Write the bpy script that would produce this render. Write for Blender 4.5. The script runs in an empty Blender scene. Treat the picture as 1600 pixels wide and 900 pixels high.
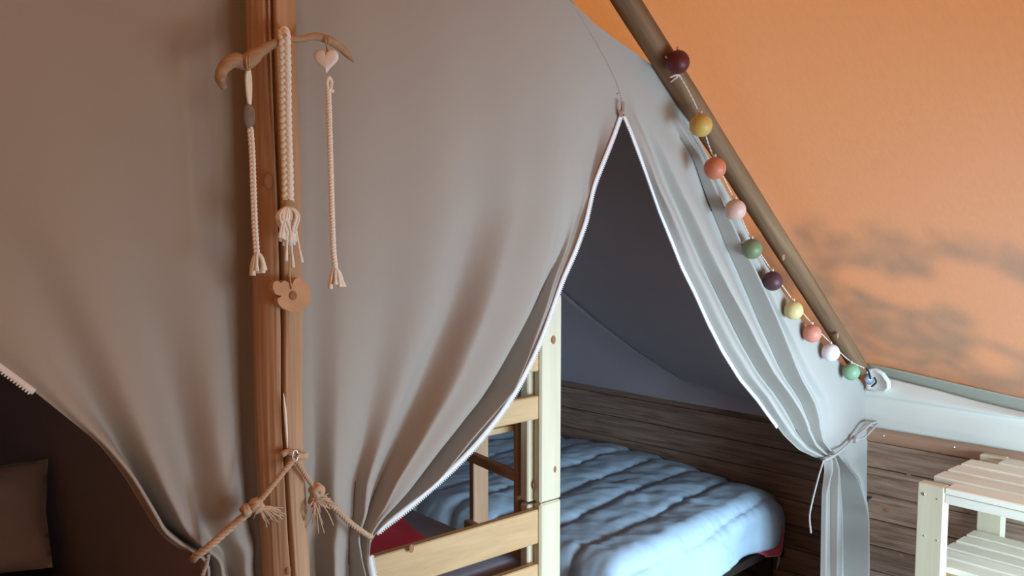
import bpy, bmesh, math, random
import numpy as np
from mathutils import Vector, Matrix, noise
random.seed(7); np.random.seed(7)
S = bpy.context.scene
COL = S.collection

# ------------------------------------------------------------------ camera
# Tent axes: X runs along the curtain partition (pole at X=0) to the right-hand
# side wall, Y into the bedrooms, Z up. Units are metres.
FPX, CXP, CYP, HORIZON = 1480.0, 800.0, 450.0, 310.0
CAM = np.array([-1.036, -1.625, 1.75])
_p = math.atan((CYP-HORIZON)/FPX); _a = math.radians(43.5)
RT = np.array([math.sin(_a), -math.cos(_a), 0.0])
_fh = np.array([math.cos(_a), math.sin(_a), 0.0])
FW = _fh*math.cos(_p)+np.array([0, 0, -math.sin(_p)])
UP = _fh*math.sin(_p)+np.array([0, 0, math.cos(_p)])
cd = bpy.data.cameras.new('camera'); cam = bpy.data.objects.new('camera', cd); COL.objects.link(cam)
cd.sensor_fit = 'HORIZONTAL'; cd.sensor_width = 36.0; cd.lens = 36.0*FPX/1600.0
cd.clip_start = 0.05; cd.clip_end = 200
m = Matrix.Identity(4)
for i in range(3):
    m[i][0] = RT[i]; m[i][1] = UP[i]; m[i][2] = -FW[i]; m[i][3] = CAM[i]
cam.matrix_world = m
S.camera = cam

# ------------------------------------------------------------------ world, sun, daylight
S.view_settings.view_transform = 'Standard'; S.view_settings.look = 'None'
S.view_settings.gamma = 1.0; S.view_settings.use_curve_mapping = False
S.view_settings.exposure = 0.15
W = bpy.data.worlds.new('sky'); S.world = W; W.use_nodes = True
wn = W.node_tree.nodes; wl = W.node_tree.links
bg = wn['Background']; bg.inputs['Strength'].default_value = 0.45
bg.inputs['Color'].default_value = (0.55, 0.68, 0.9, 1)
SUND = Vector((-0.04, 0.12, -0.99)).normalized()
sd = bpy.data.lights.new('sun', 'SUN'); sun = bpy.data.objects.new('sun', sd); COL.objects.link(sun)
sd.energy = 2.45; sd.angle = math.radians(0.9); sd.color = (1.0, 0.94, 0.85)
sun.rotation_euler = SUND.to_track_quat('-Z', 'Y').to_euler()
def area(name, loc, target, sx, sy, power, col):
    d = bpy.data.lights.new(name, 'AREA'); o = bpy.data.objects.new(name, d); COL.objects.link(o)
    d.shape = 'RECTANGLE'; d.size = sx; d.size_y = sy; d.energy = power; d.color = col
    o.location = loc
    o.rotation_euler = (Vector(target)-Vector(loc)).to_track_quat('-Z', 'Y').to_euler()
    return o
dl = area('doorway_daylight', (1.7, -2.62, 0.72), (2.55, 0, 0.12), 1.7, 1.05, 98, (0.53, 0.785, 1.0))
dl.data.spread = math.radians(122)
area('front_fill', (0.3, -2.62, 1.0), (-0.6, 0, 1.0), 1.0, 1.2, 17, (1.0, 0.95, 0.87))  # added soft fill for the left side, not a doorway of its own

# ------------------------------------------------------------------ pixel -> place in the tent
def ray(x, y): return FW+RT*((x-CXP)/FPX)-UP*((y-CYP)/FPX)
def on_y(x, y, Y): d = ray(x, y); return CAM+d*((Y-CAM[1])/d[1])
def on_x(x, y, X): d = ray(x, y); return CAM+d*((X-CAM[0])/d[0])
def on_z(x, y, Z): d = ray(x, y); return CAM+d*((Z-CAM[2])/d[2])

# ------------------------------------------------------------------ materials
def new_mat(name):
    M = bpy.data.materials.new(name); M.use_nodes = True
    return M, M.node_tree.nodes, M.node_tree.links, M.node_tree.nodes['Principled BSDF']
def rgba(c): return (c[0], c[1], c[2], 1)
def plain(name, c, rough=0.6, metal=0.0, var=0.12, scale=12, bump=0.0, bscale=200, spec=0.3, bdist=0.002):
    M, n, l, b = new_mat(name)
    b.inputs['Roughness'].default_value = rough; b.inputs['Metallic'].default_value = metal
    b.inputs['Specular IOR Level'].default_value = spec
    tc = n.new('ShaderNodeTexCoord'); nz = n.new('ShaderNodeTexNoise'); nz.inputs['Scale'].default_value = scale
    nz.inputs['Detail'].default_value = 4
    l.new(tc.outputs['Object'], nz.inputs['Vector'])
    mx = n.new('ShaderNodeMix'); mx.data_type = 'RGBA'
    mx.inputs[6].default_value = rgba([v*(1-var) for v in c]); mx.inputs[7].default_value = rgba([min(1, v*(1+var)) for v in c])
    l.new(nz.outputs['Fac'], mx.inputs[0]); l.new(mx.outputs[2], b.inputs['Base Color'])
    if bump:
        n2 = n.new('ShaderNodeTexNoise'); n2.inputs['Scale'].default_value = bscale; n2.inputs['Detail'].default_value = 3
        l.new(tc.outputs['Object'], n2.inputs['Vector'])
        bp = n.new('ShaderNodeBump'); bp.inputs['Strength'].default_value = bump; bp.inputs['Distance'].default_value = bdist
        l.new(n2.outputs['Fac'], bp.inputs['Height']); l.new(bp.outputs['Normal'], b.inputs['Normal'])
    return M
def wood(name, c1, c2, axis, rough=0.55, knots=None, kscale=5.0, bump=0.25, dens=40, spec=0.3, rnd=0.0):
    """grain runs along axis (0 x, 1 y, 2 z)"""
    M, n, l, b = new_mat(name)
    b.inputs['Roughness'].default_value = rough; b.inputs['Specular IOR Level'].default_value = spec
    tc = n.new('ShaderNodeTexCoord'); mp = n.new('ShaderNodeMapping')
    sc = [dens, dens, dens]; sc[axis] = dens*0.05
    mp.inputs['Scale'].default_value = sc
    oi = n.new('ShaderNodeObjectInfo'); ad = n.new('ShaderNodeVectorMath'); ad.operation = 'SCALE'
    cmb = n.new('ShaderNodeCombineXYZ')
    for k in range(3): l.new(oi.outputs['Random'], cmb.inputs[k])
    l.new(cmb.outputs[0], ad.inputs[0]); ad.inputs['Scale'].default_value = 37.0
    a2 = n.new('ShaderNodeVectorMath'); a2.operation = 'ADD'
    l.new(tc.outputs['Object'], a2.inputs[0]); l.new(ad.outputs[0], a2.inputs[1])
    l.new(a2.outputs[0], mp.inputs['Vector'])
    nz = n.new('ShaderNodeTexNoise'); nz.inputs['Scale'].default_value = 1.0; nz.inputs['Detail'].default_value = 6
    nz.inputs['Roughness'].default_value = 0.65; nz.inputs['Distortion'].default_value = 0.6
    l.new(mp.outputs[0], nz.inputs['Vector'])
    cr = n.new('ShaderNodeValToRGB'); cr.color_ramp.elements[0].position = 0.3; cr.color_ramp.elements[1].position = 0.7
    cr.color_ramp.elements[0].color = rgba(c1); cr.color_ramp.elements[1].color = rgba(c2)
    l.new(nz.outputs['Fac'], cr.inputs[0]); out = cr.outputs[0]
    if knots:
        mk = n.new('ShaderNodeMapping'); s2 = [kscale]*3; s2[axis] = kscale*0.55; mk.inputs['Scale'].default_value = s2
        l.new(a2.outputs[0], mk.inputs['Vector'])
        vo = n.new('ShaderNodeTexVoronoi'); vo.inputs['Scale'].default_value = 1.0; l.new(mk.outputs[0], vo.inputs['Vector'])
        r2 = n.new('ShaderNodeValToRGB'); r2.color_ramp.elements[0].position = 0.035; r2.color_ramp.elements[1].position = 0.075
        r2.color_ramp.elements[0].color = (1, 1, 1, 1); r2.color_ramp.elements[1].color = (0, 0, 0, 1)
        l.new(vo.outputs['Distance'], r2.inputs[0])
        mx = n.new('ShaderNodeMix'); mx.data_type = 'RGBA'; mx.inputs[7].default_value = rgba(knots)
        l.new(r2.outputs[0], mx.inputs[0]); l.new(out, mx.inputs[6]); out = mx.outputs[2]
    if rnd:
        hv = n.new('ShaderNodeHueSaturation')
        mr = n.new('ShaderNodeMapRange'); mr.inputs['To Min'].default_value = 1-rnd; mr.inputs['To Max'].default_value = 1+rnd
        l.new(oi.outputs['Random'], mr.inputs['Value']); l.new(mr.outputs[0], hv.inputs['Value'])
        l.new(out, hv.inputs['Color']); out = hv.outputs[0]
    l.new(out, b.inputs['Base Color'])
    bp = n.new('ShaderNodeBump'); bp.inputs['Strength'].default_value = bump; bp.inputs['Distance'].default_value = 0.002
    l.new(nz.outputs['Fac'], bp.inputs['Height']); l.new(bp.outputs['Normal'], b.inputs['Normal'])
    return M
def cloth_mat(name, c, var=0.06, weave=900, bump=0.15, sheen=0.0):
    M, n, l, b = new_mat(name)
    b.inputs['Roughness'].default_value = 0.9; b.inputs['Specular IOR Level'].default_value = 0.1
    b.inputs['Sheen Weight'].default_value = sheen
    tc = n.new('ShaderNodeTexCoord')
    nz = n.new('ShaderNodeTexNoise'); nz.inputs['Scale'].default_value = 3.0; nz.inputs['Detail'].default_value = 5
    l.new(tc.outputs['Object'], nz.inputs['Vector'])
    mx = n.new('ShaderNodeMix'); mx.data_type = 'RGBA'
    mx.inputs[6].default_value = rgba([v*(1-var) for v in c]); mx.inputs[7].default_value = rgba([v*(1+var) for v in c])
    l.new(nz.outputs['Fac'], mx.inputs[0]); l.new(mx.outputs[2], b.inputs['Base Color'])
    mp = n.new('ShaderNodeMapping'); mp.inputs['Scale'].default_value = (weave*0.25, weave*0.25, weave)
    l.new(tc.outputs['Object'], mp.inputs['Vector'])
    n2 = n.new('ShaderNodeTexNoise'); n2.inputs['Scale'].default_value = 1; n2.inputs['Detail'].default_value = 2
    l.new(mp.outputs[0], n2.inputs['Vector'])
    bp = n.new('ShaderNodeBump'); bp.inputs['Strength'].default_value = bump; bp.inputs['Distance'].default_value = 0.001
    l.new(n2.outputs['Fac'], bp.inputs['Height']); l.new(bp.outputs['Normal'], b.inputs['Normal'])
    return M
def canvas_mat(name, through, reflect, mix=0.5):
    M = bpy.data.materials.new(name); M.use_nodes = True
    n = M.node_tree.nodes; l = M.node_tree.links
    n.remove(n['Principled BSDF']); out = n['Material Output']
    tr = n.new('ShaderNodeBsdfTranslucent'); df = n.new('ShaderNodeBsdfDiffuse'); ms = n.new('ShaderNodeMixShader')
    ms.inputs[0].default_value = mix
    tc = n.new('ShaderNodeTexCoord')
    n1 = n.new('ShaderNodeTexNoise'); n1.inputs['Scale'].default_value = 60; n1.inputs['Detail'].default_value = 6
    n1.inputs['Roughness'].default_value = 0.7
    mp = n.new('ShaderNodeMapping'); mp.inputs['Scale'].default_value = (0.5, 1.6, 0.5)
    l.new(tc.outputs['Object'], mp.inputs['Vector']); l.new(mp.outputs[0], n1.inputs['Vector'])
    mx = n.new('ShaderNodeMix'); mx.data_type = 'RGBA'
    mx.inputs[6].default_value = rgba([v*0.82 for v in through]); mx.inputs[7].default_value = rgba([min(1, v*1.18) for v in through])
    l.new(n1.outputs['Fac'], mx.inputs[0]); l.new(mx.outputs[2], tr.inputs['Color'])
    df.inputs['Color'].default_value = rgba(reflect)
    l.new(df.outputs[0], ms.inputs[1]); l.new(tr.outputs[0], ms.inputs[2]); l.new(ms.outputs[0], out.inputs['Surface'])
    return M

M_roof = canvas_mat('orange_canvas', (0.92, 0.29, 0.058), (0.60, 0.44, 0.34), 0.54)
M_curtain = cloth_mat('grey_beige_curtain', (0.385, 0.355, 0.32), 0.05)
M_lining = cloth_mat('dark_grey_lining', (0.46, 0.42, 0.445), 0.08)
M_valance = cloth_mat('white_canvas', (0.66, 0.65, 0.58), 0.04)
M_hemshade = cloth_mat('shade_toned_canvas', (0.36, 0.35, 0.28), 0.05)  # shade of the folded hem is put into this darker grey-green
M_pole = wood('pole_wood', (0.36, 0.20, 0.11), (0.58, 0.39, 0.245), 2, 0.6, dens=26, bump=0.3)
M_rafter = wood('rafter_wood', (0.11, 0.055, 0.027), (0.24, 0.14, 0.07), 0, 0.65, dens=24, knots=(0.06, 0.03, 0.015), kscale=5)
M_crack = plain('crack_dark', (0.03, 0.018, 0.012), 0.9)
M_plank = wood('dark_plank', (0.12, 0.070, 0.047), (0.37, 0.25, 0.18), 1, 0.6, dens=60, rnd=0.25)
M_toprail = wood('red_brown_board', (0.30, 0.16, 0.10), (0.46, 0.27, 0.18), 1, 0.6, dens=40)
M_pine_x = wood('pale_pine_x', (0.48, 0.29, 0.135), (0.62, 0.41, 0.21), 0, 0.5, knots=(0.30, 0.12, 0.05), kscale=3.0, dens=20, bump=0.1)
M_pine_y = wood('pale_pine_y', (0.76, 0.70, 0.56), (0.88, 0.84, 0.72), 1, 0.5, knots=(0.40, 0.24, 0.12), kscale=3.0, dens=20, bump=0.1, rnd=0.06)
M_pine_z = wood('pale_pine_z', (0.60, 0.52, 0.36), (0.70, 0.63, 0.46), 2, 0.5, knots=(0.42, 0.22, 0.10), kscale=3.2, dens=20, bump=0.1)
M_ladder_z = wood('ladder_wood_z', (0.36, 0.19, 0.10), (0.52, 0.31, 0.18), 2, 0.55, knots=(0.2, 0.08, 0.03), kscale=4, dens=24, bump=0.1)
M_ladder_y = wood('ladder_wood_y', (0.36, 0.19, 0.10), (0.52, 0.31, 0.18), 1, 0.55, dens=24, bump=0.1)
M_floor = wood('floor_board', (0.16, 0.11, 0.075), (0.30, 0.22, 0.15), 1, 0.6, dens=30, rnd=0.15)
M_duvet = cloth_mat('blue_duvet', (0.43, 0.55, 0.665), 0.06, bump=0.1, sheen=0.1)
M_red = cloth_mat('magenta_sheet', (0.68, 0.11, 0.21), 0.1)
M_sheet = cloth_mat('lilac_grey_sheet', (0.36, 0.34, 0.40), 0.06)
M_white_sheet = cloth_mat('white_sheet', (0.72, 0.74, 0.80), 0.04)
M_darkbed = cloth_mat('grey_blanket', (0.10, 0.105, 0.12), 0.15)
M_pillowgrey = cloth_mat('pale_blue_pillow', (0.80, 0.84, 0.92), 0.1)
M_zip = plain('white_zip', (0.80, 0.80, 0.82), 0.5, var=0.03)
M_metal = plain('metal', (0.62, 0.62, 0.60), 0.3, 1.0, var=0.05)
M_rope = plain('tan_rope', (0.56, 0.40, 0.28), 0.9, var=0.3, scale=60, bump=0.5, bscale=400)
M_greyrope = plain('grey_rope', (0.42, 0.37, 0.35), 0.9, var=0.3, scale=60, bump=0.5, bscale=400)
M_cotton = plain('cream_cotton', (0.94, 0.90, 0.83), 0.95, var=0.08, scale=150, bump=0.5, bscale=600)
M_twine = plain('twine', (0.50, 0.34, 0.20), 0.9, var=0.2, scale=100)
M_drift = wood('driftwood', (0.30, 0.19, 0.12), (0.50, 0.37, 0.25), 0, 0.75, dens=60, bump=0.5)
M_stone = plain('grey_stone', (0.22, 0.185, 0.17), 0.7, var=0.25, scale=40)
M_heart = plain('white_heart', (0.90, 0.87, 0.86), 0.6, var=0.04, scale=30, bump=0.2, bscale=120)
M_slice = plain('wood_slice', (0.56, 0.33, 0.19), 0.7, var=0.2, scale=30)
M_slicecore = plain('wood_slice_core', (0.32, 0.15, 0.08), 0.8, var=0.15)
M_cable = plain('clear_cable', (0.62, 0.52, 0.44), 0.35)
M_blackstrap = plain('black_strap', (0.02, 0.02, 0.025), 0.6)
M_bluemetal = plain('blue_grey_metal', (0.40, 0.47, 0.60), 0.35, 0.4)

# ------------------------------------------------------------------ mesh helpers
class MB:
    def __init__(s): s.v = []; s.f = []
    def add(s, vs, fs):
        k = len(s.v); s.v += [tuple(map(float, v)) for v in vs]; s.f += [tuple(i+k for i in f) for f in fs]; return s
    def box(s, lo, hi, bev=0.0):
        x0, y0, z0 = lo; x1, y1, z1 = hi
        if bev <= 0:
            vs = [(x0,y0,z0),(x1,y0,z0),(x1,y1,z0),(x0,y1,z0),(x0,y0,z1),(x1,y0,z1),(x1,y1,z1),(x0,y1,z1)]
            return s.add(vs, [(3,2,1,0),(4,5,6,7),(0,1,5,4),(1,2,6,5),(2,3,7,6),(3,0,4,7)])
        bm = bmesh.new(); bmesh.ops.create_cube(bm, size=1)
        for v in bm.verts: v.co = Vector(((x0+x1)/2+v.co.x*(x1-x0), (y0+y1)/2+v.co.y*(y1-y0), (z0+z1)/2+v.co.z*(z1-z0)))
        bmesh.ops.bevel(bm, geom=bm.edges[:], offset=bev, segments=1, affect='EDGES', profile=0.7)
        return s.frombm(bm)
    def frombm(s, bm):
        bm.verts.index_update()
        s.add([v.co for v in bm.verts], [[v.index for v in f.verts] for f in bm.faces]); bm.free(); return s
    def tube(s, pts, r, n=8, cap=True):
        pts = [Vector(p) for p in pts]; N = len(pts)
        rs = list(r) if hasattr(r, '__len__') else [r]*N
        fr = frames(pts); vs = []; fs = []
        for p, rr, (t, a, b) in zip(pts, rs, fr):
            for j in range(n):
                th = 2*math.pi*j/n; vs.append(p+(a*math.cos(th)+b*math.sin(th))*rr)
        for i in range(N-1):
            for j in range(n):
                k = (j+1) % n; fs.append((i*n+j, i*n+k, (i+1)*n+k, (i+1)*n+j))
        if cap: fs.append(tuple(range(n-1, -1, -1))); fs.append(tuple((N-1)*n+j for j in range(n)))
        return s.add(vs, fs)
    def ball(s, c, r, seg=20, rings=12, sc=(1, 1, 1)):
        vs = [(c[0], c[1], c[2]+r*sc[2])]
        for i in range(1, rings):
            ph = math.pi*i/rings
            for j in range(seg):
                th = 2*math.pi*j/seg
                vs.append((c[0]+r*sc[0]*math.sin(ph)*math.cos(th), c[1]+r*sc[1]*math.sin(ph)*math.sin(th), c[2]+r*sc[2]*math.cos(ph)))
        vs.append((c[0], c[1], c[2]-r*sc[2])); fs = []
        for j in range(seg): fs.append((0, 1+j, 1+(j+1) % seg))
        for i in range(rings-2):
            for j in range(seg):
                a = 1+i*seg; b = a+seg; fs.append((a+j, b+j, b+(j+1) % seg, a+(j+1) % seg))
        L = len(vs)-1; a = 1+(rings-2)*seg
        for j in range(seg): fs.append((L, a+(j+1) % seg, a+j))
        return s.add(vs, fs)
    def grid(s, P):
        R, C = len(P), len(P[0])
        vs = [p for row in P for p in row]
        return s.add(vs, [(i*C+j, i*C+j+1, (i+1)*C+j+1, (i+1)*C+j) for i in range(R-1) for j in range(C-1)])
    def prism(s, poly, y0, y1):   # polygon in (x,z), extruded in y
        n = len(poly); vs = [(x, y0, z) for x, z in poly]+[(x, y1, z) for x, z in poly]
        return s.add(vs, [tuple(range(n)), tuple(range(2*n-1, n-1, -1))]+[(i, i+n, (i+1) % n+n, (i+1) % n) for i in range(n)])
    def xform(s, M): s.v = [tuple(M @ Vector(v)) for v in s.v]; return s
    def build(s, name, mat, parent=None, smooth=False, kind=None, label=None, solid=0.0, weld=False):
        me = bpy.data.meshes.new(name); me.from_pydata(s.v, [], s.f)
        bm = bmesh.new(); bm.from_mesh(me)
        if weld: bmesh.ops.remove_doubles(bm, verts=bm.verts, dist=0.0006)
        bmesh.ops.recalc_face_normals(bm, faces=bm.faces); bm.to_mesh(me); bm.free()
        me.materials.append(mat)
        if smooth: me.polygons.foreach_set('use_smooth', [True]*len(me.polygons))
        me.update()
        o = bpy.data.objects.new(name, me); COL.objects.link(o)
        if parent is not None:
            o.parent = parent; o.matrix_parent_inverse = Matrix.Translation(-base_of(parent))
        if kind: o['kind'] = kind
        if label: o['label'] = label
        if solid:
            md = o.modifiers.new('thickness', 'SOLIDIFY'); md.thickness = solid; md.offset = 0
        return o
def base_of(o):
    return Vector(o.location) if o.type == 'EMPTY' else Vector((0, 0, 0))
def frames(pts):
    N = len(pts); out = []; a = None
    for i in range(N):
        t = (pts[min(i+1, N-1)]-pts[max(i-1, 0)])
        t = t.normalized() if t.length > 1e-9 else Vector((0, 0, 1))
        if a is None:
            a = t.cross(Vector((0.123, 0.97, 0.21))).normalized()
        else:
            a = (a-t*a.dot(t)); a = a.normalized() if a.length > 1e-9 else t.orthogonal().normalized()
        out.append((t, a, t.cross(a)))
    return out
def spline(pts, n):
    """Catmull-Rom resampled to n points evenly spaced"""
    P = [np.array(p, float) for p in pts]
    if len(P) == 2: P = [P[0], (P[0]+P[1])/2, P[1]]
    Q = [2*P[0]-P[1]]+P+[2*P[-1]-P[-2]]; out = []
    for i in range(1, len(Q)-2):
        for k in range(16):
            t = k/16; a, b, c, d = Q[i-1:i+3]
            out.append(0.5*(2*b+(c-a)*t+(2*a-5*b+4*c-d)*t*t+(3*b-a-3*c+d)*t**3))
    out.append(P[-1]); out = np.array(out)
    L = np.r_[0, np.cumsum(np.linalg.norm(np.diff(out, axis=0), axis=1))]
    q = np.linspace(0, L[-1], n)
    return np.stack([np.interp(q, L, out[:, k]) for k in range(out.shape[1])], 1)
def rope(mb, pts, r, pitch=0.03, strands=3, n=None, sides=6):
    n = n or 60
    P = [Vector(p) for p in spline(pts, n)]; fr = frames(P)
    L = [0]
    for i in range(1, n): L.append(L[-1]+(P[i]-P[i-1]).length)
    for k in range(strands):
        q = []
        for p, (t, a, b), l in zip(P, fr, L):
            th = 2*math.pi*(l/pitch+k/strands); q.append(p+(a*math.cos(th)+b*math.sin(th))*r*0.5)
        mb.tube(q, r*0.58, sides)
    return mb
def braid(mb, pts, w, r, pitch, n=120, sides=6):
    P = [Vector(p) for p in spline(pts, n)]; L = [0]
    for i in range(1, n): L.append(L[-1]+(P[i]-P[i-1]).length)
    side = Vector((RT[0], RT[1], 0)); front = -Vector((FW[0], FW[1], 0)).normalized()
    for k in range(3):
        q = []
        for p, l in zip(P, L):
            th = 2*math.pi*(l/pitch+k/3)
            q.append(p+side*(w*math.sin(th))+front*(w*0.55*math.sin(2*th)))
        mb.tube(q, r, sides)
    return mb
def empty(name, loc, label=None, cat=None, group=None):
    o = bpy.data.objects.new(name, None); COL.objects.link(o); o.location = loc; o.empty_display_size = 0.05
    tag(o, label, cat, group); return o
def tag(o, label=None, cat=None, group=None, kind=None):
    if label: o['label'] = label
    if cat: o['category'] = cat
    if group: o['group'] = group
    if kind: o['kind'] = kind
    return o
def fbm(x, y, z=0.0, o=4): return noise.fractal(Vector((x, y, z)), 1.0, 2.0, o)

# ================================================================== SETTING
XW, YB, YF = 2.885, 2.55, -2.75            # side wall, bedroom back, tent front
RS = 0.785                                 # roof slope
def roof_z(X): return 1.055+RS*(XW-X)
# floor boards
fl = MB().box((-2.95, YF, -0.05), (2.95, YB+0.1, -0.012)).build('floor', M_floor); tag(fl, kind='structure')
bx = -2.9
for i in range(48):
    MB().box((bx+0.002, YF, -0.012), (bx+0.119, YB+0.1, 0.0)).build('floor_board', M_floor, fl); bx += 0.121
# roof canvas (right slope, sagging between rafters), left slope
def roof(sign, name, lab):
    rows = []
    for i in range(49):
        t = i/48; X = t*(XW+0.02)
        row = []
        for j in range(121):
            Y = YF-0.1+(YB+0.3-YF)*j/120
            # sag between rafters at Y=0 and Y=-2.2
            d = (Y % 2.2)/2.2; sag = 0.085*math.sin(math.pi*d)**1.2*(0.55+0.45*t)
            z = roof_z(X)-sag+0.006*fbm(X*2, Y*2, 3)
            row.append((sign*X, Y, z))
        rows.append(row)
    o = MB().grid(rows).build(name, M_roof, smooth=True)
    tag(o, lab, kind='structure'); return o
roof(1, 'ceiling', 'orange sunlit canvas tent roof sloping down to the right')
roof(-1, 'ceiling_left', 'canvas tent roof sloping down to the left')
# side wall of dark planks (right) with reddish top board
wr = empty('wall_right', (XW, 0, 0)); tag(wr, 'low dark plank wall along the tent side', kind='structure')
z = 0.722; k = 0
while z > 0.0:
    h = 0.112; zz = max(0.0, z-h)
    for (ya, yb) in ((YF, YB+0.1),):
        off = random.uniform(-0.002, 0.003)
        MB().box((XW-0.012+off, ya, zz+0.003), (XW+0.03, yb, z), 0.003).build('plank', M_plank, wr)
    if zz <= 0: break
    z = zz
MB().box((XW+0.012, YF, 0.0), (XW+0.035, YB+0.1, 0.79)).build('backing_board', M_crack, wr)
MB().box((XW-0.010, 0.05, 0.724), (XW+0.03, YB+0.1, 0.795), 0.003).build('plank', M_plank, wr)
MB().box((XW-0.022, YF, 0.726), (XW+0.03, 0.048, 0.795), 0.003).build('top_board', M_toprail, wr, label='reddish brown board along the wall top')
for (px, py, s_) in ((1385, 797, .009), (1420, 742, .007), (1408, 868, .008)):
    p = on_x(px, py, XW-0.0125); MB().ball(p, s_, 10, 6, (0.15, 1.5, 1)).build('plank_knot', M_slicecore, wr)
for (px, py) in ((1380, 681), (1490, 699)):
    p = on_x(px, py, XW-0.0225); MB().ball(p, 0.005, 8, 6, (0.4, 1, 1)).build('screw', M_metal, wr)
o = MB().box((XW+0.040, YF, 0.0), (XW+0.044, YB+0.1, 1.06)).build('wall_right_canvas', M_valance); tag(o, kind='structure')
wl_ = MB().box((-XW-0.03, YF, 0), (-XW, YB+0.1, 1.1)).build('wall_left', M_plank); tag(wl_, kind='structure')
# canvas gable behind the bedrooms, front gable with the wide doorway
def gable(name, Y, mat, hole=None):
    mb = MB(); top = roof_z(0)
    if hole is None:
        mb.prism([(-XW, 0), (XW, 0), (XW, roof_z(XW)), (0, top), (-XW, roof_z(XW))], Y, Y+0.01)
    else:
        x0, x1, zh = hole
        mb.prism([(-XW, 0), (x0, 0), (x0, zh), (x0, roof_z(abs(x0))), (-XW, roof_z(XW))], Y, Y+0.01)
        mb.prism([(x1, 0), (XW, 0), (XW, roof_z(XW)), (x1, roof_z(x1))], Y, Y+0.01)
        mb.prism([(x0, zh), (x1, zh), (x1, roof_z(x1)), (0, top), (x0, roof_z(abs(x0)))], Y, Y+0.01)
    return tag(mb.build(name, mat), kind='structure')
gable('wall_back', YB+0.12, M_lining)
gable('wall_front', YF-0.02, M_curtain, (0.6, 2.75, 1.12))
# valance below the eave: shade-toned hem band and white strip
val = empty('canvas_valance', (XW, -2, 0.8)); tag(val, 'white canvas strip hanging below the orange roof on the wall top', 'valance')
rows = []
for i in range(15):
    t = i/14; row = []
    for j in range(110):
        Y = 0.03-(0.03-YF)*j/109
        d = (Y % 2.2)/2.2; sag = 0.085*math.sin(math.pi*d)**1.2
        zt = roof_z(XW)-sag-0.004; zb = 0.93-0.6*sag
        row.append((XW-0.004+0.02*math.sin(math.pi*t), Y, zt+(zb-zt)*t))
    rows.append(row)
MB().grid(rows).build('hem_band', M_hemshade, val, True, solid=0.003, label='shaded canvas band under the roof edge')
rows = []
for i in range(25):
    t = i/24; row = []
    for j in range(110):
        Y = 0.03-(0.03-YF)*j/109
        d = (Y % 2.2)/2.2; sag = 0.085*math.sin(math.pi*d)**1.2
        zt = 1.012-1.15*sag+0.004*fbm(Y*3, 1); zf = 0.925-0.05*sag; zb = 0.793
        if t < 0.45:
            q = t/0.45; z = zt+(zf-zt)*q; X = XW-0.018-0.035*math.sin(q*math.pi*0.55)
        else:
            q = (t-0.45)/0.55; z = zf+(zb-zf)*q; X = XW-0.036-0.012*math.sin(q*math.pi*0.9)+0.004*fbm(Y*2.5, q*2)
        row.append((X, Y, z))
    rows.append(row)
MB().grid(rows).build('strip', M_valance, val, True, solid=0.003)

# bedroom inner tent (dark lining): sloping ceiling sheet, side strip, divider, back
# the ceiling sheet meets the slanting back/side sheet along crease LB; the side sheet runs down to the plank top (LW)
LB = [(2.868, .40, .757), (2.866, .77, .812), (2.86, .945, .874), (2.67, 1.08, 1.023), (2.478, 1.165, 1.175), (2.277, 1.214, 1.332), (2.0, 1.33, 1.53), (1.4, 1.6, 1.97), (.065, 2.2, 2.78)]
LW = [.40, .8, 1.1, 1.4, 1.7, 2.0, 2.3, 2.45, 2.55]
n = 70; ts = np.linspace(0, 8, n)
B_ = np.stack([np.interp(ts, range(9), [p[c] for p in LB]) for c in range(3)], 1)
W_ = np.stack([np.full(n, 2.868), np.interp(ts, range(9), LW), np.full(n, .752)], 1)
C_ = np.array([(b[0], .03, max(.757, roof_z(b[0])-.31)) for b in B_])
rows = []
for k in range(24):
    t = k/23
    rows.append([tuple(C_[i]+(B_[i]-C_[i])*t+np.array([0, 0, -0.02*math.sin(math.pi*t)*min(1, i/12)+0.004*fbm(B_[i][0]*3, t*3, 5)*min(1, i/12)])) for i in range(n)])
o = MB().grid(rows).build('ceiling_bedroom', M_lining, smooth=True, solid=0.003); tag(o, 'dark grey lining sloping over the right bedroom', kind='structure')
rows = []
for k in range(24):
    t = k/23; P_ = B_+(W_-B_)*t
    rows.append([(min(P_[i][0], 2.868), P_[i][1], P_[i][2]+0.005*fbm(P_[i][1]*3, t*3, 8)*math.sin(math.pi*t)) for i in range(n)])
o = MB().grid(rows).build('wall_bedroom', M_lining, smooth=True, solid=0.003); tag(o, 'grey fabric side sheet above the dark bedroom planks', kind='structure')
o = MB().box((0.05, 0.14, 0.0), (0.06, YB, 2.84)).build('wall_divider', M_lining); tag(o, kind='structure')
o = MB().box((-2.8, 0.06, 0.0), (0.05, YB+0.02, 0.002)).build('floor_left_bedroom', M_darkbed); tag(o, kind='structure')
o = MB().grid([[(-2.82, 0.03, 0.8), (-2.82, YB, 0.8)], [(0.05, 0.03, 2.85), (0.05, YB, 2.85)]]).build('ceiling_left_bedroom', M_lining, solid=0.004); tag(o, kind='structure')
o = MB().box((-2.83, 0.03, 0), (-2.82, YB, 0.82)).build('wall_left_bedroom', M_lining); tag(o, kind='structure')
o = MB().box((-2.82, YB, 0), (2.86, YB+0.01, 2.9)).build('wall_back_lining', M_lining); tag(o, kind='structure')

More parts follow.
